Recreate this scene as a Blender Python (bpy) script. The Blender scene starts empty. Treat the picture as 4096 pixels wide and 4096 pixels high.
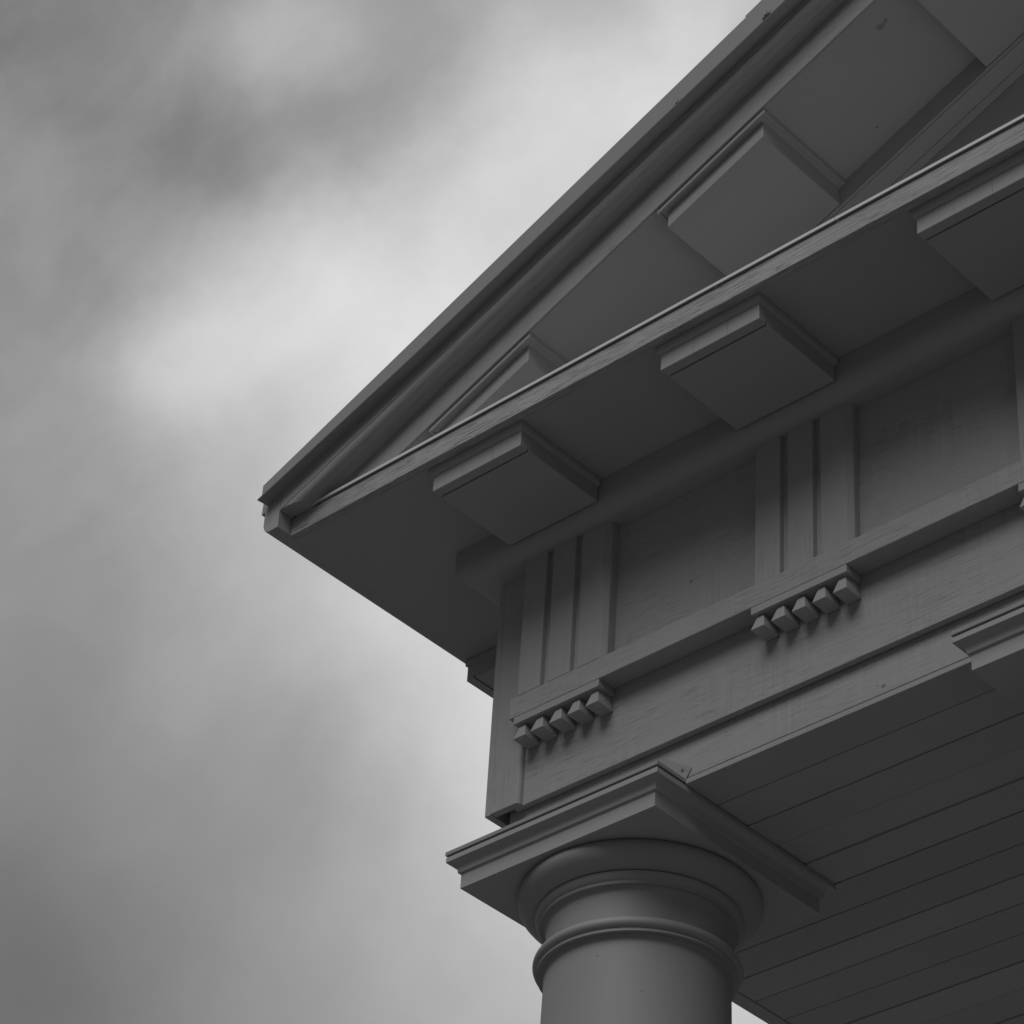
import bpy, bmesh, math, random
from mathutils import Vector, Matrix

random.seed(7)
S = bpy.context.scene
COL = S.collection
ZO = 1.6                       # eye height: heights below are measured from the eye
XC = -2.166                    # centre line of the portico
TP = 5.0 / 12.0                # roof pitch (5 in 12)
X0 = -5.0225                   # left corner of the entablature

# ------------------------------------------------------------------ camera
RIGHT = Vector((0.73683, 0.67391, 0.05406))
UP = Vector((0.38013, -0.47908, 0.79119))
FWD = Vector((-0.55909, 0.56243, 0.60918))
cam = bpy.data.cameras.new("camera")
cam.sensor_width = 36.0
cam.lens = 36.0 * 11973.82 / 4096.0
cam.clip_start = 0.1
cam.clip_end = 5000
cam_ob = bpy.data.objects.new("camera", cam)
COL.objects.link(cam_ob)
m = Matrix((RIGHT, UP, -FWD)).transposed().to_4x4()
m.translation = Vector((0, 0, ZO))
cam_ob.matrix_world = m
S.camera = cam_ob

# ------------------------------------------------------------------ light
SUN_EL, SUN_AZ = math.radians(50), math.radians(166)   # azimuth from +Y towards +X
sd = Vector((math.sin(SUN_AZ) * math.cos(SUN_EL), math.cos(SUN_AZ) * math.cos(SUN_EL), math.sin(SUN_EL)))
sun = bpy.data.lights.new("sun", 'SUN')
sun.energy = 1.4
sun.angle = math.radians(42)
sun.color = (1, 1, 1)
sun_ob = bpy.data.objects.new("sun", sun)
COL.objects.link(sun_ob)
sun_ob.rotation_euler = sd.to_track_quat('Z', 'Y').to_euler()

S.view_settings.view_transform = 'Standard'
S.view_settings.look = 'None'
S.view_settings.gamma = 1
S.view_settings.exposure = 0
S.cycles.diffuse_bounces = 6
S.cycles.max_bounces = 10


def nd(t, typ, **kw):
    n = t.nodes.new(typ)
    for k, v in kw.items():
        setattr(n, k, v)
    return n


def mth(t, op, a, b=None, c=None, clamp=False):
    n = nd(t, 'ShaderNodeMath', operation=op, use_clamp=clamp)
    for i, v in enumerate((a, b, c)):
        if v is None:
            continue
        if isinstance(v, (int, float)):
            n.inputs[i].default_value = v
        else:
            t.links.new(v, n.inputs[i])
    return n.outputs[0]


def build_world():
    w = bpy.data.worlds.new("World")
    S.world = w
    w.use_nodes = True
    t = w.node_tree
    t.nodes.clear()
    out = nd(t, 'ShaderNodeOutputWorld')
    bg = nd(t, 'ShaderNodeBackground')
    bg.inputs[1].default_value = 0.1
    t.links.new(bg.outputs[0], out.inputs[0])
    sky = nd(t, 'ShaderNodeTexSky', sky_type='NISHITA', sun_disc=False)
    sky.sun_elevation = SUN_EL
    sky.sun_rotation = SUN_AZ
    sky.dust_density = 3.0
    bw = nd(t, 'ShaderNodeRGBToBW')
    t.links.new(sky.outputs[0], bw.inputs[0])
    tc = nd(t, 'ShaderNodeTexCoord')
    # break the cloud banks up: push the view direction about with noise
    n1 = nd(t, 'ShaderNodeTexNoise')
    n1.inputs['Scale'].default_value = 13.0
    n1.inputs['Detail'].default_value = 5.0
    n1.inputs['Roughness'].default_value = 0.58
    t.links.new(tc.outputs['Generated'], n1.inputs['Vector'])
    sub = nd(t, 'ShaderNodeVectorMath', operation='SUBTRACT')
    t.links.new(n1.outputs['Color'], sub.inputs[0])
    sub.inputs[1].default_value = (0.5, 0.5, 0.5)
    sc = nd(t, 'ShaderNodeVectorMath', operation='SCALE')
    t.links.new(sub.outputs[0], sc.inputs[0])
    sc.inputs['Scale'].default_value = 0.05
    add = nd(t, 'ShaderNodeVectorMath', operation='ADD')
    t.links.new(tc.outputs['Generated'], add.inputs[0])
    t.links.new(sc.outputs[0], add.inputs[1])
    d = add.outputs[0]
    total = None
    for (v, amp, k) in CLOUDS:
        v = Vector(v).normalized()
        dt = nd(t, 'ShaderNodeVectorMath', operation='DISTANCE')
        t.links.new(d, dt.inputs[0])
        dt.inputs[1].default_value = v
        q = mth(t, 'MULTIPLY', dt.outputs['Value'], dt.outputs['Value'])
        e = mth(t, 'EXPONENT', mth(t, 'MULTIPLY', q, -1.0 / (k * k)))
        g = mth(t, 'MULTIPLY', e, amp)
        total = g if total is None else mth(t, 'ADD', total, g)
    # soft wisps everywhere
    # (drawn out along the wind)
    along = (0.80, 0.10, 0.59)
    cross = (-0.10, -0.95, 0.30)
    cv = nd(t, 'ShaderNodeCombineXYZ')
    for i, (ax, k) in enumerate(((along, 6.0), (cross, 9.5))):
        dp = nd(t, 'ShaderNodeVectorMath', operation='DOT_PRODUCT')
        t.links.new(d, dp.inputs[0])
        dp.inputs[1].default_value = ax
        t.links.new(mth(t, 'MULTIPLY', dp.outputs['Value'], k), cv.inputs[i])
    n2 = nd(t, 'ShaderNodeTexNoise')
    n2.inputs['Scale'].default_value = 3.0
    n2.inputs['Detail'].default_value = 4.0
    n2.inputs['Roughness'].default_value = 0.53
    t.links.new(cv.outputs[0], n2.inputs['Vector'])
    sz = nd(t, 'ShaderNodeSeparateXYZ')
    t.links.new(tc.outputs['Generated'], sz.inputs[0])
    hi = nd(t, 'ShaderNodeMapRange')
    hi.inputs['From Min'].default_value = 0.5
    hi.inputs['From Max'].default_value = 0.67
    hi.inputs['To Min'].default_value = 0.12
    t.links.new(sz.outputs['Z'], hi.inputs['Value'])
    wisp = mth(t, 'MULTIPLY', mth(t, 'SUBTRACT', n2.outputs['Fac'], 0.5), mth(t, 'MULTIPLY', hi.outputs[0], WISP))
    cloud = mth(t, 'MAXIMUM', mth(t, 'ADD', mth(t, 'ADD', total, wisp), CLOUD_BASE), 0.3)
    val = mth(t, 'ADD', mth(t, 'MULTIPLY', bw.outputs[0], 0.03), cloud)
    t.links.new(val, bg.inputs[0])


CLOUD_BASE = 1.2
WISP = 2.1
# lighter and darker banks of the overcast: direction, strength, angular size
CLOUDS = [
    ((-0.531, 0.509, 0.678), 3.81, 0.09),
    ((-0.543, 0.469, 0.697), 0.39, 0.05),
    ((-0.593, 0.578, 0.560), 4.59, 0.09),
    ((-0.654, 0.538, 0.532), -1.41, 0.09),
    ((-0.556, 0.682, 0.475), 2.71, 0.09),
    ((-0.591, 0.419, 0.689), -0.09, 0.03),
    ((-0.437, 0.518, 0.736), 2.38, 0.03),
    ((-0.605, 0.467, 0.646), 0.08, 0.03),
    ((-0.502, 0.460, 0.733), 0.09, 0.03),
    ((-0.728, 0.512, 0.456), -0.89, 0.05),
    ((-0.603, 0.355, 0.715), -0.46, 0.05),
    ((-0.466, 0.526, 0.712), 1.65, 0.03),
    ((-0.617, 0.575, 0.537), -1.82, 0.05),
    ((-0.591, 0.432, 0.682), -0.61, 0.03),
    ((-0.543, 0.469, 0.697), -1.26, 0.03),
    ((-0.568, 0.444, 0.693), -1.27, 0.03),
    ((-0.491, 0.487, 0.722), 0.90, 0.03),
    ((-0.510, 0.470, 0.721), -1.40, 0.03),
    ((-0.614, 0.457, 0.644), 1.87, 0.03),
    ((-0.624, 0.431, 0.652), -0.53, 0.03),
    ((-0.576, 0.481, 0.661), 0.98, 0.03),
    ((-0.559, 0.439, 0.704), -0.18, 0.03),
    ((-0.499, 0.497, 0.710), 0.84, 0.03),
    ((-0.601, 0.591, 0.539), 0.59, 0.03),
    ((-0.521, 0.442, 0.731), -1.00, 0.09),
    ((-0.548, 0.432, 0.716), 1.35, 0.03),
    ((-0.608, 0.486, 0.628), 1.80, 0.50),
    ((-0.590, 0.420, 0.690), -0.25, 0.04),
    ((-0.545, 0.470, 0.694), -0.4, 0.035),
    ((0.85, -0.15, 0.5), 1.5, 0.55),      # brightness added to unseen sky, lightens right-facing sides
    ((0.0, -1.0, 0.1), -0.8, 0.7),        # unseen low sky dimmed in front, darkens frieze and bed moulding
]
build_world()

# ------------------------------------------------------------------ materials


def make_mat(name, base=0.6, rough=0.55, grain=None, angle=0.0, bump=0.3, var=0.06, cracks=0.0,
             specks=0.0, metal=0.0, scale=1.0, spots=(), saw=0.0, tone=False):
    """Grey paint. grain: 'X', 'Y' or 'Z' = the way the wood runs; angle tilts an X grain up the pitch."""
    mt = bpy.data.materials.new(name)
    mt.use_nodes = True
    t = mt.node_tree
    b = t.nodes['Principled BSDF']
    b.inputs['Roughness'].default_value = rough
    b.inputs['Metallic'].default_value = metal
    b.inputs['Specular IOR Level'].default_value = 0.3
    tc = nd(t, 'ShaderNodeTexCoord')
    rot = nd(t, 'ShaderNodeMapping', vector_type='POINT')
    rot.inputs['Rotation'].default_value = (0, angle, 0)
    t.links.new(tc.outputs['Object'], rot.inputs[0])
    st = nd(t, 'ShaderNodeMapping')
    s = {None: (1, 1, 1), 'X': (0.06, 1, 1), 'Y': (1, 0.06, 1), 'Z': (1, 1, 0.06)}[grain]
    st.inputs['Scale'].default_value = s
    t.links.new(rot.outputs[0], st.inputs[0])
    big = nd(t, 'ShaderNodeTexNoise')
    big.inputs['Scale'].default_value = 3.5
    big.inputs['Detail'].default_value = 6
    t.links.new(tc.outputs['Object'], big.inputs['Vector'])
    fine = nd(t, 'ShaderNodeTexNoise')
    fine.inputs['Scale'].default_value = (170.0 if grain else 260.0) * scale
    fine.inputs['Detail'].default_value = 5
    fine.inputs['Roughness'].default_value = 0.65
    t.links.new(st.outputs[0], fine.inputs['Vector'])
    v = mth(t, 'MULTIPLY_ADD', mth(t, 'SUBTRACT', big.outputs['Fac'], 0.5), var * 2.2, 1.0)
    v = mth(t, 'MULTIPLY', v, mth(t, 'MULTIPLY_ADD', mth(t, 'SUBTRACT', fine.outputs['Fac'], 0.5), var * 2.0, 1.0))
    height = fine.outputs['Fac']
    if cracks > 0:
        cs = nd(t, 'ShaderNodeMapping')
        s2 = {'X': (0.03, 1, 1), 'Y': (1, 0.03, 1), 'Z': (1, 1, 0.03)}[grain]
        cs.inputs['Scale'].default_value = s2
        t.links.new(rot.outputs[0], cs.inputs[0])
        cn = nd(t, 'ShaderNodeTexNoise')
        cn.inputs['Scale'].default_value = 420.0 * scale
        cn.inputs['Detail'].default_value = 3
        t.links.new(cs.outputs[0], cn.inputs['Vector'])
        # where the paint is checked at all
        pn = nd(t, 'ShaderNodeTexNoise')
        pn.inputs['Scale'].default_value = 7.0
        pn.inputs['Detail'].default_value = 2
        t.links.new(tc.outputs['Object'], pn.inputs['Vector'])
        cr = nd(t, 'ShaderNodeMapRange')
        cr.inputs['From Min'].default_value = 0.34
        cr.inputs['From Max'].default_value = 0.41
        cr.inputs['To Min'].default_value = 1.0
        cr.inputs['To Max'].default_value = 0.0
        t.links.new(cn.outputs['Fac'], cr.inputs['Value'])
        pm = nd(t, 'ShaderNodeMapRange')
        pm.inputs['From Min'].default_value = 0.36
        pm.inputs['From Max'].default_value = 0.66
        t.links.new(pn.outputs['Fac'], pm.inputs['Value'])
        c = mth(t, 'MULTIPLY', cr.outputs[0], pm.outputs[0])
        v = mth(t, 'MULTIPLY', v, mth(t, 'MULTIPLY_ADD', c, -cracks, 1.0))
        height = mth(t, 'SUBTRACT', height, mth(t, 'MULTIPLY', c, 1.2))
    if specks > 0:
        vo = nd(t, 'ShaderNodeTexVoronoi')
        vo.inputs['Scale'].default_value = 5.5
        vo.inputs['Randomness'].default_value = 1.0
        t.links.new(tc.outputs['Object'], vo.inputs['Vector'])
        sp = mth(t, 'LESS_THAN', vo.outputs['Distance'], 0.02)
        v = mth(t, 'MULTIPLY', v, mth(t, 'MULTIPLY_ADD', sp, -specks, 1.0))
    if saw > 0:                   # faint upright saw marks, in patches
        sm = nd(t, 'ShaderNodeMapping')
        sm.inputs['Scale'].default_value = (1, 1, 0.06)
        t.links.new(tc.outputs['Object'], sm.inputs[0])
        sn = nd(t, 'ShaderNodeTexNoise')
        sn.inputs['Scale'].default_value = 95.0
        sn.inputs['Detail'].default_value = 2
        t.links.new(sm.outputs[0], sn.inputs['Vector'])
        pn2 = nd(t, 'ShaderNodeTexNoise')
        pn2.inputs['Scale'].default_value = 4.0
        pn2.inputs['Detail'].default_value = 2
        t.links.new(tc.outputs['Object'], pn2.inputs['Vector'])
        pm2 = nd(t, 'ShaderNodeMapRange')
        pm2.inputs['From Min'].default_value = 0.45
        pm2.inputs['From Max'].default_value = 0.62
        t.links.new(pn2.outputs['Fac'], pm2.inputs['Value'])
        sv = mth(t, 'MULTIPLY', mth(t, 'SUBTRACT', sn.outputs['Fac'], 0.5), pm2.outputs[0])
        v = mth(t, 'MULTIPLY', v, mth(t, 'MULTIPLY_ADD', sv, saw * 2.5, 1.0))
        height = mth(t, 'ADD', height, mth(t, 'MULTIPLY', sv, 0.8))
    if tone:                      # boards painted at different times
        at = nd(t, 'ShaderNodeAttribute', attribute_name='tone')
        v = mth(t, 'MULTIPLY', v, at.outputs['Fac'])
    if spots:                     # knots, nail holes, cracks and stains, each at its own place
        wn = nd(t, 'ShaderNodeTexNoise')
        wn.inputs['Scale'].default_value = 60.0
        wn.inputs['Detail'].default_value = 3
        t.links.new(tc.outputs['Object'], wn.inputs['Vector'])
        for (c, r, k) in spots:
            df = nd(t, 'ShaderNodeVectorMath', operation='SUBTRACT')
            t.links.new(tc.outputs['Object'], df.inputs[0])
            df.inputs[1].default_value = (c[0] - XC, c[1] - 6.5, c[2] + ZO)
            dv = nd(t, 'ShaderNodeVectorMath', operation='DIVIDE')
            t.links.new(df.outputs[0], dv.inputs[0])
            dv.inputs[1].default_value = r
            ln = nd(t, 'ShaderNodeVectorMath', operation='LENGTH')
            t.links.new(dv.outputs[0], ln.inputs[0])
            dist = mth(t, 'ADD', ln.outputs['Value'], mth(t, 'MULTIPLY', mth(t, 'SUBTRACT', wn.outputs['Fac'], 0.5), 1.6))
            mk = nd(t, 'ShaderNodeMapRange')
            mk.inputs['From Min'].default_value = 0.7
            mk.inputs['From Max'].default_value = 1.15
            mk.inputs['To Min'].default_value = 1.0 - k
            mk.inputs['To Max'].default_value = 1.0
            t.links.new(dist, mk.inputs['Value'])
            v = mth(t, 'MULTIPLY', v, mk.outputs[0])
    v = mth(t, 'MULTIPLY', v, base)
    cmb = nd(t, 'ShaderNodeCombineColor')
    for i in range(3):
        t.links.new(v, cmb.inputs[i])
    t.links.new(cmb.outputs[0], b.inputs['Base Color'])
    bp = nd(t, 'ShaderNodeBump')
    bp.inputs['Strength'].default_value = bump
    bp.inputs['Distance'].default_value = 0.003
    t.links.new(height, bp.inputs['Height'])
    t.links.new(bp.outputs[0], b.inputs['Normal'])
    return mt


PITCH = math.atan(TP)
PAINT = 0.375
M_plain = make_mat("smooth_paint", PAINT, 0.5, None, bump=0.05, var=0.03, specks=0.6)
M_soffit = make_mat("soffit_paint", PAINT, 0.5, None, bump=0.05, var=0.05, specks=0.6, spots=(
    ((-3.331, 4.650, 6.096), (0.018, 0.010, 0.03), 0.3), ((-3.313, 4.647, 6.103), (0.006, 0.004, 0.03), 0.3), ((-3.5255, 4.888, 6.015), (0.004, 0.004, 0.02), 0.6)))
M_beam = make_mat("painted_beam", PAINT, 0.6, 'X', bump=0.45, var=0.07, cracks=0.24, saw=0.14, specks=0.6, spots=(
    ((-3.683, 5.067, 4.2845), (0.009, 0.02, 0.006), 0.45), ((-3.70, 5.067, 4.292), (0.005, 0.02, 0.003), 0.3)))
M_field = make_mat("painted_frieze_board", PAINT, 0.6, 'X', bump=0.45, var=0.07, cracks=0.24, saw=0.14, specks=0.6, spots=(
    ((-4.285, 5.0215, 4.8595), (0.004, 0.02, 0.007), 0.45), ((-4.262, 5.0215, 4.8645), (0.022, 0.02, 0.0012), 0.3)))
M_mut = make_mat("mutule_paint", PAINT, 0.55, 'X', bump=0.15, var=0.05, specks=0.6, spots=(
    ((-4.781, 4.60, 5.225), (0.0013, 0.05, 0.024), 0.3), ((-4.665, 4.60, 5.235), (0.0014, 0.05, 0.03), 0.3), ((-4.849, 4.60, 5.218), (0.0011, 0.03, 0.012), 0.25)))
M_col = make_mat("column_paint", PAINT * 0.84, 0.5, 'Z', bump=0.05, var=0.05, specks=0.7, spots=(
    ((-4.528, 5.153, 3.734), (0.003, 0.03, 0.0025), 0.4), ((-4.633, 5.087, 3.845), (0.0035, 0.03, 0.003), 0.5), ((-4.70, 5.078, 4.021), (0.003, 0.03, 0.003), 0.5)))
M_x = make_mat("painted_wood_along", PAINT, 0.6, 'X', bump=0.45, var=0.07, cracks=0.24, saw=0.14, specks=0.6)
M_xr = make_mat("rough_sawn_wood", PAINT * 1.04, 0.6, 'X', bump=1.0, var=0.2, cracks=0.26, scale=0.9)
M_xs = make_mat("painted_board", PAINT, 0.55, 'X', bump=0.15, var=0.04, specks=0.6)
M_z = make_mat("painted_wood_upright", PAINT, 0.6, 'Z', bump=0.35, var=0.06, cracks=0.2)
M_y = make_mat("painted_wood_eave", PAINT, 0.6, 'Y', bump=0.3, var=0.06)
M_rk = make_mat("painted_wood_rake", PAINT, 0.6, 'X', angle=PITCH, bump=0.4, var=0.08, cracks=0.3)
M_metal = make_mat("painted_sheet_metal", 0.31, 0.45, None, bump=0.02, var=0.03)
M_flash = make_mat("pale_flashing", 0.74, 0.4, None, bump=0.02, var=0.03)
M_roof = make_mat("roof_sheet", 0.3, 0.5, None, bump=0.1, var=0.1)
M_ceil = make_mat("ceiling_paint", PAINT, 0.55, 'X', bump=0.2, var=0.09, specks=0.5, cracks=0.12, tone=True)
M_wall = make_mat("house_wall_paint", 0.5, 0.6, 'X', bump=0.2, var=0.06)
M_stone = make_mat("porch_stone", 0.30, 0.8, None, bump=0.3, var=0.15)
M_screw = make_mat("screw_steel", 0.26, 0.4, None, bump=0.0, var=0.02, metal=0.6)
M_bounce = make_mat("bounce_slab_grey", 0.23, 0.8, None, bump=0.3, var=0.12)  # lighter than the ground, for the added bounce slab
M_ground = make_mat("grass_ground", 0.10, 0.9, None, bump=0.5, var=0.3)

# ------------------------------------------------------------------ builders
BASE = Vector((XC, 6.5, 0.0))


def finish(name, bm, mat, parent=None, bevel=0.0, smooth=False, seg=2):
    bmesh.ops.recalc_face_normals(bm, faces=bm.faces)
    off = Vector((0, 0, ZO)) - BASE
    for v in bm.verts:
        v.co += off
    me = bpy.data.meshes.new(name)
    bm.to_mesh(me)
    bm.free()
    me.materials.append(mat)
    o = bpy.data.objects.new(name, me)
    COL.objects.link(o)
    if parent is not None:
        o.parent = parent
    if smooth:
        for p in me.polygons:
            p.use_smooth = True
    if bevel > 0:
        bv = o.modifiers.new("edge", 'BEVEL')
        bv.width = bevel
        bv.segments = seg
        bv.limit_method = 'ANGLE'
        bv.angle_limit = math.radians(40)
    return o


def hexa(bm, pts):
    """pts: 8 corners, bottom ring then top ring"""
    v = [bm.verts.new(p) for p in pts]
    for f in ((3, 2, 1, 0), (4, 5, 6, 7), (0, 1, 5, 4), (1, 2, 6, 5), (2, 3, 7, 6), (3, 0, 4, 7)):
        bm.faces.new([v[i] for i in f])


def box(bm, x0, x1, y0, y1, z0, z1, k=0.0):
    """k shears the box up along X (for things that follow the roof pitch)"""
    f = lambda x, z: z + k * (x - X0)
    hexa(bm, [(x0, y0, f(x0, z0)), (x1, y0, f(x1, z0)), (x1, y1, f(x1, z0)), (x0, y1, f(x0, z0)),
              (x0, y0, f(x0, z1)), (x1, y0, f(x1, z1)), (x1, y1, f(x1, z1)), (x0, y1, f(x0, z1))])


def sweep_x(bm, prof, xa, xb, k=0.0):
    """closed profile of (y, z) carried along X; xa, xb numbers or functions of y (mitres)"""
    fa = xa if callable(xa) else (lambda y: xa)
    fb = xb if callable(xb) else (lambda y: xb)
    a = [bm.verts.new((fa(y), y, z + k * (fa(y) - X0))) for y, z in prof]
    b = [bm.verts.new((fb(y), y, z + k * (fb(y) - X0))) for y, z in prof]
    n = len(prof)
    for i in range(n):
        j = (i + 1) % n
        bm.faces.new((a[i], a[j], b[j], b[i]))
    bm.faces.new(a)
    bm.faces.new(b[::-1])


def sweep_y(bm, prof, ya, yb):
    """closed profile of (x, z) carried along Y; ya, yb numbers or functions of x"""
    fa = ya if callable(ya) else (lambda x: ya)
    fb = yb if callable(yb) else (lambda x: yb)
    a = [bm.verts.new((x, fa(x), z)) for x, z in prof]
    b = [bm.verts.new((x, fb(x), z)) for x, z in prof]
    n = len(prof)
    for i in range(n):
        j = (i + 1) % n
        bm.faces.new((a[i], a[j], b[j], b[i]))
    bm.faces.new(a)
    bm.faces.new(b[::-1])


def sweep_z(bm, prof, z0, z1):
    a = [bm.verts.new((x, y, z0)) for x, y in prof]
    b = [bm.verts.new((x, y, z1)) for x, y in prof]
    n = len(prof)
    for i in range(n):
        j = (i + 1) % n
        bm.faces.new((a[i], a[j], b[j], b[i]))
    bm.faces.new(a)
    bm.faces.new(b[::-1])


def lathe(bm, prof, cx, cy, n=128, caps=True):
    rings = []
    for r, z in prof:
        rings.append([bm.verts.new((cx + r * math.cos(2 * math.pi * i / n), cy + r * math.sin(2 * math.pi * i / n), z))
                      for i in range(n)])
    for a, b in zip(rings, rings[1:]):
        for i in range(n):
            j = (i + 1) % n
            bm.faces.new((a[i], a[j], b[j], b[i]))
    if caps:
        bm.faces.new(rings[0][::-1])
        bm.faces.new(rings[-1])


def arc(cx, cz, rx, rz, a0, a1, n=10):
    return [(cx + rx * math.cos(math.radians(a0 + (a1 - a0) * i / n)),
             cz + rz * math.sin(math.radians(a0 + (a1 - a0) * i / n))) for i in range(n + 1)]


def copy_tree(o, parent, dx=0.0, dy=0.0):
    c = o.copy()
    COL.objects.link(c)
    c.parent = parent
    c.location = c.location + Vector((dx, dy, 0))
    for ch in list(o.children):
        copy_tree(ch, c)
    return c


def mirror_tree(o, parent, top=True):
    c = o.copy()
    COL.objects.link(c)
    c.parent = parent
    if top:                       # mesh coordinates are taken from the centre line, so a flip about it suffices
        c.scale = (-1, 1, 1)
        c.location.x = -c.location.x
    for ch in list(o.children):
        mirror_tree(ch, c, False)
    return c


def auto_smooth(o, deg=32):
    for p in o.data.polygons:
        p.use_smooth = True
    es = {}
    me = o.data
    bm = bmesh.new()
    bm.from_mesh(me)
    for e in bm.edges:
        if len(e.link_faces) == 2 and e.calc_face_angle() > math.radians(deg):
            e.smooth = False
    bm.to_mesh(me)
    bm.free()


# ------------------------------------------------------------------ ground
bm = bmesh.new()
bmesh.ops.create_grid(bm, x_segments=2, y_segments=2, size=2000)
for v in bm.verts:
    v.co.z -= ZO
g = finish("ground", bm, M_ground)
g.location = BASE
g['kind'] = 'structure'

bm = bmesh.new()
box(bm, -13.0, 9.0, -0.8, 16.0, -ZO - 0.1, -ZO + 0.006)  # unseen slab added to bounce light up onto the soffits
bounce_ob = finish("bounce_slab", bm, M_bounce)
bounce_ob.location = BASE
bounce_ob['kind'] = 'structure'

# ------------------------------------------------------------------ portico
portico = bpy.data.objects.new("portico", None)
COL.objects.link(portico)
portico.location = BASE
portico['label'] = "grey painted wooden temple-front portico with gabled pediment, triglyph frieze and round columns"
portico['category'] = "portico"

XR = 2 * XC - X0               # right corner of the entablature
XSL, XSR = -5.4465, 2 * XC + 5.4465
YBACK = 8.6                    # the house wall the portico leans on
ZP = -1.15                     # porch floor

# porch floor and house wall behind
bm = bmesh.new()
box(bm, X0 - 0.5, XR + 0.5, 4.75, YBACK + 0.2, ZP - 0.16, ZP)
box(bm, X0 - 0.8, XR + 0.8, 4.45, YBACK + 0.2, ZP - 0.32, ZP - 0.163)
box(bm, X0 - 1.1, XR + 1.1, 4.15, YBACK + 0.2, -ZO - 0.02, ZP - 0.323)
finish("porch_floor", bm, M_stone, portico, 0.01)
bm = bmesh.new()
box(bm, X0 + 0.05, XR - 0.05, YBACK, YBACK + 0.25, ZP, 5.35)
finish("house_wall", bm, M_wall, portico)

# ---- ceiling: boards run along the front, a trim board at the left side
bm = bmesh.new()
ZC = 4.243
XCL = -4.975
edges = [5.065, 5.200, 5.329, 5.453, 5.577, 5.708, 5.843, 5.972, 6.098, 6.237]
while edges[-1] < YBACK - 0.1:
    edges.append(edges[-1] + 0.1295)
gaps = [0.004, 0.004, 0.003, 0.007, 0.007, 0.006, 0.003, 0.004, 0.004, 0.005]
XIN = -4.925
for i, (a, b) in enumerate(zip(edges, edges[1:])):
    gp = gaps[i % len(gaps)]
    dz = (0, 0.001, -0.001, 0.0015, -0.0015, 0.0, 0.001, -0.0005)[i % 8]
    xl = XCL if i == 0 else XIN + 0.004
    box(bm, xl, 2 * XC - xl, a, b - gp, ZC + dz, ZC + 0.0165 + dz)
cl = finish("ceiling", bm, M_ceil, portico, 0.002)
at_ = cl.data.attributes.new("tone", 'FLOAT', 'FACE')
rt = random.Random(3)
tones = [rt.uniform(0.93, 1.06) for _ in edges]
for i in range(len(cl.data.polygons)):
    at_.data[i].value = tones[i // 6]
bm = bmesh.new()
box(bm, XCL + 0.01, 2 * XC - XCL - 0.01, 5.085, YBACK, ZC + 0.0045, ZC + 0.0155)
finish("backing", bm, M_plain, cl)
bm = bmesh.new()
box(bm, XCL, XIN, 5.200, YBACK, ZC - 0.001, ZC + 0.018)
finish("edge_board", bm, M_y, cl, 0.002)
bm = bmesh.new()
box(bm, 2 * XC - XIN, 2 * XC - XCL, 5.200, YBACK, ZC - 0.001, ZC + 0.018)
finish("edge_board", bm, M_y, cl, 0.002)

# ---- architrave: lower beam, upper fascia, corner boards, tenia
bm = bmesh.new()
box(bm, -4.965, 2 * XC + 4.965, 5.067, 5.30, ZC + 0.0195, 4.60)
box(bm, -4.965, -4.70, 5.302, YBACK, ZC + 0.0195, 4.60)
box(bm, 2 * XC + 4.70, 2 * XC + 4.965, 5.302, YBACK, ZC + 0.0195, 4.60)
architrave = finish("architrave", bm, M_beam, portico, 0.003)
bm = bmesh.new()
box(bm, -4.93, 2 * XC + 4.93, 5.044, 5.0645, 4.3845, 4.70)
finish("upper_fascia", bm, M_x, architrave, 0.002)
bm = bmesh.new()


def corner_board_front(bm, sgn):
    f = (lambda x: x) if sgn > 0 else (lambda x: 2 * XC - x)
    pr = [(-4.9985, 5.025), (-4.909, 5.025)] + [(-4.909 + 0.013 * math.sin(a), 5.038 - 0.013 * math.cos(a)) for a in (0.4, 0.8, 1.2, 1.57)] + [(-4.896, 5.0485), (-4.9985, 5.0485)]
    sweep_z(bm, [(f(x), y) for x, y in pr], 4.386, 5.2)


corner_board_front(bm, 1)
finish("corner_board", bm, M_z, architrave, 0.0015)
bm = bmesh.new()
corner_board_front(bm, -1)
finish("corner_board", bm, M_z, architrave, 0.0015)
for sgn in (1, -1):
    bm = bmesh.new()
    xs = sorted((XC - sgn * (XC - X0), XC - sgn * (XC - (X0 + 0.0225))))
    box(bm, xs[0], xs[1], 5.0265, YBACK, 4.3845, 5.2)
    finish("side_board", bm, M_y if False else M_z, architrave, 0.002)
bm = bmesh.new()
box(bm, -4.9045, 2 * XC + 4.9045, 4.9777, 5.0435, 4.636, 4.7052)
finish("tenia", bm, M_x, architrave, 0.002)

# ---- frieze field behind the triglyphs
bm = bmesh.new()
box(bm, -4.90, 2 * XC + 4.90, 5.0215, 5.0437, 4.7062, 5.26)
finish("frieze_panel", bm, M_field, portico)

# ---- triglyphs with regula and guttae
TX = [-4.725 + 0.8462 * i for i in range(7)]


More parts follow.
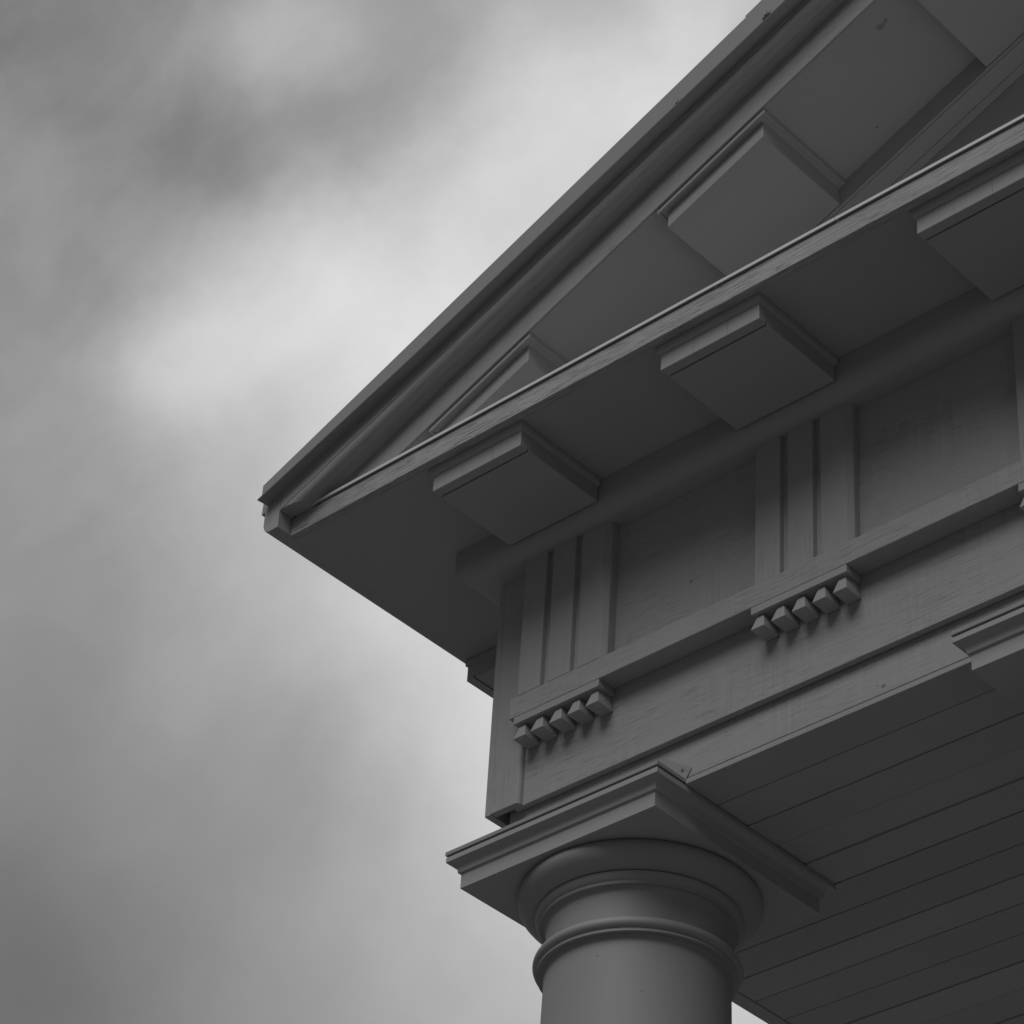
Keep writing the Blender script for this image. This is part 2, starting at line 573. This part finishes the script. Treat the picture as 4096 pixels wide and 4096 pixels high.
def make_triglyph(xc, y0):
    h = 0.168
    gd = 0.016
    yb = 5.0213
    pr = [(-0.1625, yb), (-0.1625, y0 + 0.0165), (-0.1525, y0), (-0.0690, y0), (-0.0665, y0 + gd), (-0.0445, y0 + gd), (-0.0420, y0),
          (0.0420, y0), (0.0445, y0 + gd), (0.0665, y0 + gd), (0.0690, y0), (0.1525, y0), (h, y0 + 0.0155), (h, yb)]
    bm = bmesh.new()
    sweep_z(bm, [(xc + x, y) for x, y in pr], 4.7062, 5.26)
    tg = finish("triglyph", bm, M_z, portico, 0.001)
    rc = xc - 0.004
    yf = 4.9777
    bm = bmesh.new()
    box(bm, rc - 0.1573, rc + 0.1573, yf + 0.0005, 5.0437, 4.6123, 4.6355)
    finish("regula", bm, M_xs, tg, 0.0015)
    rnd = random.Random(int(xc * -1000))
    for j in range(5):
        gx = rc - 0.1573 + 0.0226 + j * 0.0673 + rnd.uniform(-0.0008, 0.0008)
        bm = bmesh.new()
        a, b = 0.0228 + rnd.uniform(-0.0006, 0.0008), 0.0100
        e = rnd.uniform(-0.001, 0.001)
        hexa(bm, [(gx - a, yf + e, 4.562), (gx + a, yf + e, 4.562), (gx + a, 5.0437, 4.562), (gx - a, 5.0437, 4.562),
                  (gx - b, yf + 0.014, 4.6118), (gx + b, yf + 0.014, 4.6118), (gx + b + 0.004, 5.0437, 4.6118), (gx - b - 0.004, 5.0437, 4.6118)])
        finish("gutta", bm, M_plain, tg, 0.0022)
    return tg


tri_corner = make_triglyph(TX[0], 4.978)
tri = make_triglyph(TX[1], 4.984)
for i in range(2, 7):
    copy_tree(tri, portico, dx=TX[i] - TX[1])

# ---- cornice: soffit, fascia, flashing, bed moulding
bm = bmesh.new()
ZS = 5.288
box(bm, XSL, XSR, 4.585, 5.10, ZS, ZS + 0.02)
box(bm, XSL, -5.00, 5.1005, YBACK + 0.5, ZS, ZS + 0.02)
box(bm, 2 * XC + 5.0, XSR, 5.1005, YBACK + 0.5, ZS, ZS + 0.02)
cornice = finish("cornice", bm, M_soffit, portico)
bm = bmesh.new()
box(bm, XSL + 0.001, XSR - 0.001, 4.559, 4.584, 5.286, 5.3515)
finish("fascia", bm, M_xr, cornice, 0.002)
bm = bmesh.new()
for (xa, xb) in ((-5.435, -3.8315), (-3.830, -3.4258), (-3.4243, -1.2), (-1.1985, XSR - 0.04)):
    sweep_x(bm, [(4.552, 5.3555), (4.554, 5.3555), (4.5545, 5.3625), (5.03, 5.385), (5.03, 5.389), (4.552, 5.3655)], xa, xb)
fl = finish("flashing", bm, M_flash, cornice)
fl['label'] = "pale metal flashing capping the cornice ledge"
bed = [(4.929, ZS - 0.0005), (4.929, 5.232)]
bed += [(4.975 - 0.046 * math.cos(a), 5.232 - 0.0545 * math.sin(a)) for a in [i * math.pi / 20 for i in range(1, 11)]]
bed += [(5.0435, 5.1785), (5.0435, ZS - 0.0005)]
bm = bmesh.new()
sweep_x(bm, bed, lambda y: X0 - (5.025 - y), lambda y: XR + (5.025 - y))
sweep_y(bm, [(X0 - (5.025 - y), z) for y, z in bed], lambda x: 5.025 + (x - X0), YBACK)
sweep_y(bm, [(XR + (5.025 - y), z) for y, z in bed], lambda x: 5.025 - (x - XR), YBACK)
o = finish("bed_moulding", bm, M_xs, cornice)
auto_smooth(o)


# ---- mutules under the horizontal cornice and under the sloping one
def make_mutule(x0, x1, y0, y1, zb, zt, k, p):
    bm = bmesh.new()
    f = lambda z: z
    if k == 0:
        pr = [(y0, zb), (y0 + 0.031, zb), (y0 + 0.031, zb + 0.012), (y0 + 0.0365, zb + 0.012), (y0 + 0.0365, zb + 0.0005), (y1, zb + 0.0005),
              (y1, zt - 0.0005), (y0, zt - 0.0005)]
    else:
        pr = [(y0, zb), (y1, zb), (y1, zt - 0.0005), (y0, zt - 0.0005)]
    sweep_x(bm, pr, x0, x1, k)
    mu = finish("mutule", bm, M_mut if k == 0 else M_plain, portico, 0.002)
    # small crown moulding round three sides
    bm = bmesh.new()
    n = 6
    if k == 0:
        hc = 0.025
        ring = [(p, 0.0), (p, -0.005)] + [(p - (p - 0.001) * (1 - math.cos(i * math.pi / 2 / n)), -0.005 - (hc - 0.005) * math.sin(i * math.pi / 2 / n)) for i in range(1, n + 1)]
    else:
        hc = 0.0155
        ring = [(p, 0.0), (p, -0.0165), (p - 0.0055, -0.0165), (p - 0.0065, -0.0115), (0.006, -0.0115), (0.001, -0.0125)]
        hc = 0.0135
    rows = []
    for d, dz in ring:
        xs0, xs1, ys = x0 - d, x1 + d, y0 - d
        z = zt + dz - 0.0008
        rows.append([bm.verts.new((xs0, y1, z + k * (xs0 - X0))), bm.verts.new((xs0, ys, z + k * (xs0 - X0))),
                     bm.verts.new((xs1, ys, z + k * (xs1 - X0))), bm.verts.new((xs1, y1, z + k * (xs1 - X0)))])
    # inner ring to close the strip
    d, dz = -0.004, -hc
    for dz in (-hc, 0.0):
        z = zt + dz - 0.0008
        rows.append([bm.verts.new((x0 - d, y1, z + k * (x0 - d - X0))), bm.verts.new((x0 - d, y0 - d, z + k * (x0 - d - X0))),
                     bm.verts.new((x1 + d, y0 - d, z + k * (x1 + d - X0))), bm.verts.new((x1 + d, y1, z + k * (x1 + d - X0)))])
    for a, b in zip(rows, rows[1:] + rows[:1]):
        for i in range(3):
            bm.faces.new((a[i], a[i + 1], b[i + 1], b[i]))
    bm.faces.new([r[0] for r in rows])
    bm.faces.new([r[3] for r in rows][::-1])
    o = finish("crown_moulding", bm, M_xs, mu)
    auto_smooth(o)
    return mu


mut = make_mutule(-4.896, -4.5585, 4.60, 4.9255, 5.210, ZS, 0, 0.012)
for i in range(1, 7):
    copy_tree(mut, portico, dx=0.8465 * i)
# side mutules under the left eave (their length lies across the eave)
bm = bmesh.new()
mx0, mx1, my0, my1 = -5.471, -5.1135, 5.356, 5.70
sweep_y(bm, [(mx0, 5.210), (mx0 + 0.031, 5.210), (mx0 + 0.031, 5.222), (mx0 + 0.0365, 5.222), (mx0 + 0.0365, 5.2105), (mx1, 5.2105), (mx1, ZS - 0.0005), (mx0, ZS - 0.0005)], my0, my1)
sm = finish("mutule", bm, M_plain, portico, 0.002)
bm = bmesh.new()
box(bm, mx0 - 0.006, mx1, my0 - 0.006, my0 + 0.004, ZS - 0.022, ZS - 0.001)
box(bm, mx0 - 0.0065, mx0 + 0.004, my0 + 0.0045, my1 + 0.012, ZS - 0.022, ZS - 0.001)
finish("crown_moulding", bm, M_plain, sm, 0.002)
for i in range(1, 4):
    copy_tree(sm, portico, dy=0.85 * i)
for i in range(0, 4):
    c = mirror_tree(sm, portico)
    c.location.y += 0.85 * i

# ---- left and right eave boards
bm = bmesh.new()
xl, xr = -5.511, -5.4467
pr = [(xl, 5.43), (xl, 5.329)] + [(xl + 0.030 - 0.030 * math.cos(a), 5.329 - 0.040 * math.sin(a)) for a in (0.3, 0.6, 0.9, 1.2, 1.57)] + [(xr, 5.290), (xr, 5.43)]
sweep_y(bm, pr, 4.506, YBACK + 0.5)
eb = finish("eave_board", bm, M_z, portico, 0.002)
bm = bmesh.new()
sweep_y(bm, [(-5.5115, 5.43), (-5.530, 5.43), (-5.5325, 5.378), (-5.5295, 5.377), (-5.5115, 5.383)], 4.512, YBACK + 0.5)
finish("drip_edge", bm, M_metal, eb)
mirror_tree(eb, portico)

# ---- sloping cornice of the pediment (left half, then mirrored)
SW = 5.391
bm = bmesh.new()
box(bm, -5.17, XC, 4.578, 5.035, SW, SW + 0.02, TP)
rake = finish("raking_cornice", bm, M_soffit, portico)
bm = bmesh.new()
zb_ = 5.3575                  # it dies into the ledge of the horizontal cornice
pz = [(X0 + (zb_ - 5.505) / TP, zb_), (X0 + (zb_ - 5.390) / TP, zb_), (XC, 5.390 + TP * (XC - X0)), (XC, 5.505 + TP * (XC - X0))]
hexa(bm, [(x, y, z) for y in (4.571, 4.5775) for x, z in pz])
finish("lower_fascia", bm, M_rk, rake, 0.002)
cy = [(4.5065, 5.5235), (4.5065, 5.5185)] + [(4.5335 - 0.027 * math.cos(a), 5.5185 - 0.027 * math.sin(a)) for a in [i * math.pi / 16 for i in range(1, 9)]] + [(4.540, 5.4925), (4.5405, 5.4975), (4.5705, 5.4915), (4.5705, 5.5235)]
bm = bmesh.new()
sweep_x(bm, cy, XSL + 0.002, XC, TP)
r_ = bmesh.ops.bisect_plane(bm, geom=bm.verts[:] + bm.edges[:] + bm.faces[:], plane_co=(0, 0, 5.3535), plane_no=(0, 0, -1), clear_outer=True)
bmesh.ops.holes_fill(bm, edges=[e for e in bm.edges if e.is_boundary])
o = finish("crown_moulding", bm, M_rk, rake)
auto_smooth(o)
bm = bmesh.new()
box(bm, XSL + 0.002, XC, 4.506, 4.5585, 5.5265, 5.635, TP)
finish("upper_fascia", bm, M_rk, rake, 0.0015)
rb = [(4.947, SW - 0.0005), (4.947, 5.3125), (4.9485, 5.3105), (4.951, 5.310), (4.953, 5.302), (5.006, 5.300), (5.007, 5.304), (5.009, 5.304), (5.010, 5.300),
      (5.035, 5.299), (5.035, SW - 0.0005)]
bm = bmesh.new()
sweep_x(bm, rb, -5.02, XC, TP)
o = finish("bed_moulding", bm, M_xs, rake)
auto_smooth(o)
# sheet metal verge in two lapped lengths
XJ = -3.660


def wb(x):
    """height of the verge's lower edge: it runs a touch out of line with the slope near the eave"""
    st = [(-5.52, 5.5930), (-4.89, 5.5640), (-3.73, 5.5465), (XC, 5.532)]
    for (x0, w0), (x1, w1) in zip(st, st[1:]):
        if x <= x1:
            return w0 + (w1 - w0) * (x - x0) / (x1 - x0)
    return st[-1][1]


def strip(bm, pf, xs):
    """profile pf(x) -> [(y, w)] carried up the slope through the stations xs"""
    rows = [[bm.verts.new((x, y, w + TP * (x - X0))) for y, w in pf(x)] for x in xs]
    n = len(rows[0])
    for a, b in zip(rows, rows[1:]):
        for i in range(n):
            j = (i + 1) % n
            bm.faces.new((a[i], a[j], b[j], b[i]))
    bm.faces.new(rows[0])
    bm.faces.new(rows[-1][::-1])


for (xs, e) in (((-5.494, -5.2, -4.89, -4.3, XJ + 0.05), 0.0), ((XJ, -3.2, -2.7, XC), 0.003)):
    bm = bmesh.new()
    strip(bm, lambda x: [(4.472 - e, wb(x) - e), (4.4745 - e, wb(x) - e), (4.4745 - e, 5.6385 + e), (4.57, 5.6385 + e), (4.57, 5.6425 + e), (4.472 - e, 5.6425 + e)], xs)
    o = finish("verge_flashing", bm, M_metal, rake)
bm = bmesh.new()
strip(bm, lambda x: [(4.462, wb(x) - 0.0015), (4.463, wb(x) - 0.004), (4.5065, wb(x) + 0.001), (4.5065, wb(x) + 0.004), (4.4745, wb(x) - 0.0005)], (-5.501, -5.2, -4.89, -4.3, -3.73, -3.2, XC))
finish("drip_edge", bm, M_metal, rake)
for cx, cz in ((-3.584, 6.162), (-3.899, 6.022)):
    bm = bmesh.new()
    for (dx, a, b, h) in ((-0.010, 4.4640, 4.4685, 0.010), (0.0, 4.460, 4.4685, 0.016), (0.009, 4.463, 4.4685, 0.009)):
        box(bm, cx + dx - 0.004, cx + dx + 0.004, a, b, cz + dx * 0.3 - 0.004, cz + dx * 0.3 + h)
    finish("clip", bm, M_metal, rake, 0.001)
mirror_tree(rake, portico)
mutr = make_mutule(-4.8885, -4.5505, 4.60, 4.9465, 5.3175, SW, TP, 0.0215)
mirror_tree(mutr, portico)
for i in (1, 2):
    c = mutr.copy()
    COL.objects.link(c)
    c.parent = portico
    c.location = (0.849 * i, 0, 0.849 * i * TP)
    for ch in mutr.children:
        d = ch.copy()
        COL.objects.link(d)
        d.parent = c
    mirror_tree(c, portico)

# ---- tympanum
bm = bmesh.new()
a = [(-5.1, 5.37), (2 * XC + 5.1, 5.37), (2 * XC + 5.1, 5.40), (XC, SW + TP * (XC - X0) + 0.01), (-5.1, 5.40)]
f0 = [bm.verts.new((x, 5.0365, z)) for x, z in a]
f1 = [bm.verts.new((x, 5.08, z)) for x, z in a]
bm.faces.new(f0)
bm.faces.new(f1[::-1])
for i in range(5):
    j = (i + 1) % 5
    bm.faces.new((f0[i], f0[j], f1[j], f1[i]))
finish("tympanum", bm, M_xs, portico)

# ---- roof
bm = bmesh.new()
for s in (1, -1):
    fx = (lambda x: x) if s > 0 else (lambda x: 2 * XC - x)
    top = lambda x, w: w + TP * (x - X0)
    xa, xb = -5.492, XC
    ys = (4.572, YBACK + 0.5)
    p = []
    for w in (5.614, 5.641):
        p += [(fx(xa), ys[0], top(xa, w)), (fx(xb), ys[0], top(xb, w)), (fx(xb), ys[1], top(xb, w)), (fx(xa), ys[1], top(xa, w))]
    hexa(bm, p)
finish("roof", bm, M_roof, portico)


# ---- columns
def make_column(cx, cy):
    bm = bmesh.new()
    pr = [(0.30, ZP + 0.10)]
    pr += [(0.2515 + 0.045 * (1 - (i / 14.0) ** 1.7), ZP + 0.11 + (3.88 - ZP - 0.11) * i / 14.0) for i in range(15)]
    pr += [(0.2520, 3.892), (0.2535, 3.898), (0.256, 3.9015)]
    pr += [(0.2525, 3.902), (0.2515, 3.945), (0.2515, 4.015), (0.2520, 4.030), (0.2545, 4.040), (0.259, 4.0455), (0.259, 4.05)]
    lathe(bm, pr, cx, cy)
    col = finish("column", bm, M_col, portico)
    auto_smooth(col)
    bm = bmesh.new()
    pr = [(0.2525, 3.9022), (0.2715, 3.9022), (0.2715, 3.9105), (0.268, 3.9112)]
    pr += [(0.2665 + 0.0165 * math.cos(a), 3.9275 + 0.0165 * math.sin(a)) for a in [math.radians(-88 + 178 * i / 14) for i in range(15)]]
    pr += [(0.2525, 3.9445)]
    lathe(bm, pr, cx, cy)
    o = finish("astragal", bm, M_col, col)
    auto_smooth(o)
    bm = bmesh.new()
    pr = [(0.2545, 4.046), (0.2698, 4.046), (0.2705, 4.0545), (0.2725, 4.0555), (0.2760, 4.058), (0.2815, 4.066), (0.2835, 4.0755),
          (0.2830, 4.0765), (0.2785, 4.0770), (0.2785, 4.0800), (0.2880, 4.0805), (0.296, 4.0835), (0.308, 4.090), (0.3195, 4.099), (0.3280, 4.109), (0.3330, 4.119),
          (0.3350, 4.128), (0.3335, 4.137), (0.3290, 4.144), (0.3250, 4.1465)]
    lathe(bm, pr, cx, cy)
    o = finish("echinus", bm, M_col, col)
    auto_smooth(o, 25)
    # square abacus with crown moulding
    h = 0.3475
    bm = bmesh.new()
    pr = [(0, 4.147), (0, 4.1935), (0.0065, 4.1945), (0.0075, 4.198)]
    pr += [(0.0295 - 0.022 * math.cos(a), 4.198 + 0.026 * math.sin(a)) for a in [i * math.pi / 16 for i in range(1, 9)]]
    pr += [(0.0315, 4.2245), (0.0315, 4.2400)]
    rows = []
    for d, z in pr:
        q = h + d
        rows.append([bm.verts.new((cx + sx * q, cy + sy * q, z)) for sx, sy in ((-1, -1), (1, -1), (1, 1), (-1, 1))])
    for a, b in zip(rows, rows[1:]):
        for i in range(4):
            j = (i + 1) % 4
            bm.faces.new((a[i], a[j], b[j], b[i]))
    bm.faces.new(rows[0][::-1])
    bm.faces.new(rows[-1])
    ab = finish("abacus", bm, M_xs, col, 0.0012)
    auto_smooth(ab, 28)
    # thin metal cap over the front of the abacus, turned up against the beam at its ends
    e = h + 0.0335
    bm = bmesh.new()
    box(bm, cx - e + 0.008, cx + e - 0.008, cy - e + 0.008, 5.0655, 4.2403, 4.2462)
    box(bm, cx - e, cx + e, cy - e, 5.0655, 4.2465, 4.2575)
    for s in (1,):
        tri_ = [(cx + e - 0.085, 4.2580), (cx + e - 0.001, 4.2580), (cx + e + 0.012, 4.277), (cx + e + 0.018, 4.286), (cx + e - 0.085, 4.3585)]
        a = [bm.verts.new((x, 5.0640, z)) for x, z in tri_]
        b = [bm.verts.new((x, 5.0660, z)) for x, z in tri_]
        bm.faces.new(a)
        bm.faces.new(b[::-1])
        for i in range(5):
            j = (i + 1) % 5
            bm.faces.new((a[i], a[j], b[j], b[i]))
    fl = finish("cap_flashing", bm, M_metal, col)
    bm = bmesh.new()
    n = 16
    sx_, sz_ = cx + e - 0.012, 4.2905
    ra = [bm.verts.new((sx_ + 0.0065 * math.cos(2 * math.pi * i / n), 5.0635, sz_ + 0.0065 * math.sin(2 * math.pi * i / n))) for i in range(n)]
    rb_ = [bm.verts.new((sx_ + 0.0045 * math.cos(2 * math.pi * i / n), 5.0615, sz_ + 0.0045 * math.sin(2 * math.pi * i / n))) for i in range(n)]
    bm.faces.new(rb_)
    for i in range(n):
        j = (i + 1) % n
        bm.faces.new((ra[i], ra[j], rb_[j], rb_[i]))
    finish("screw", bm, M_screw, col)
    # base, below the picture
    bm = bmesh.new()
    box(bm, cx - 0.38, cx + 0.38, cy - 0.38, cy + 0.38, ZP, ZP + 0.10)
    finish("base", bm, M_stone, col, 0.006)
    return col


col = make_column(-4.705, 5.329)
for i in range(1, 4):
    copy_tree(col, portico, dx=1.6935 * i)
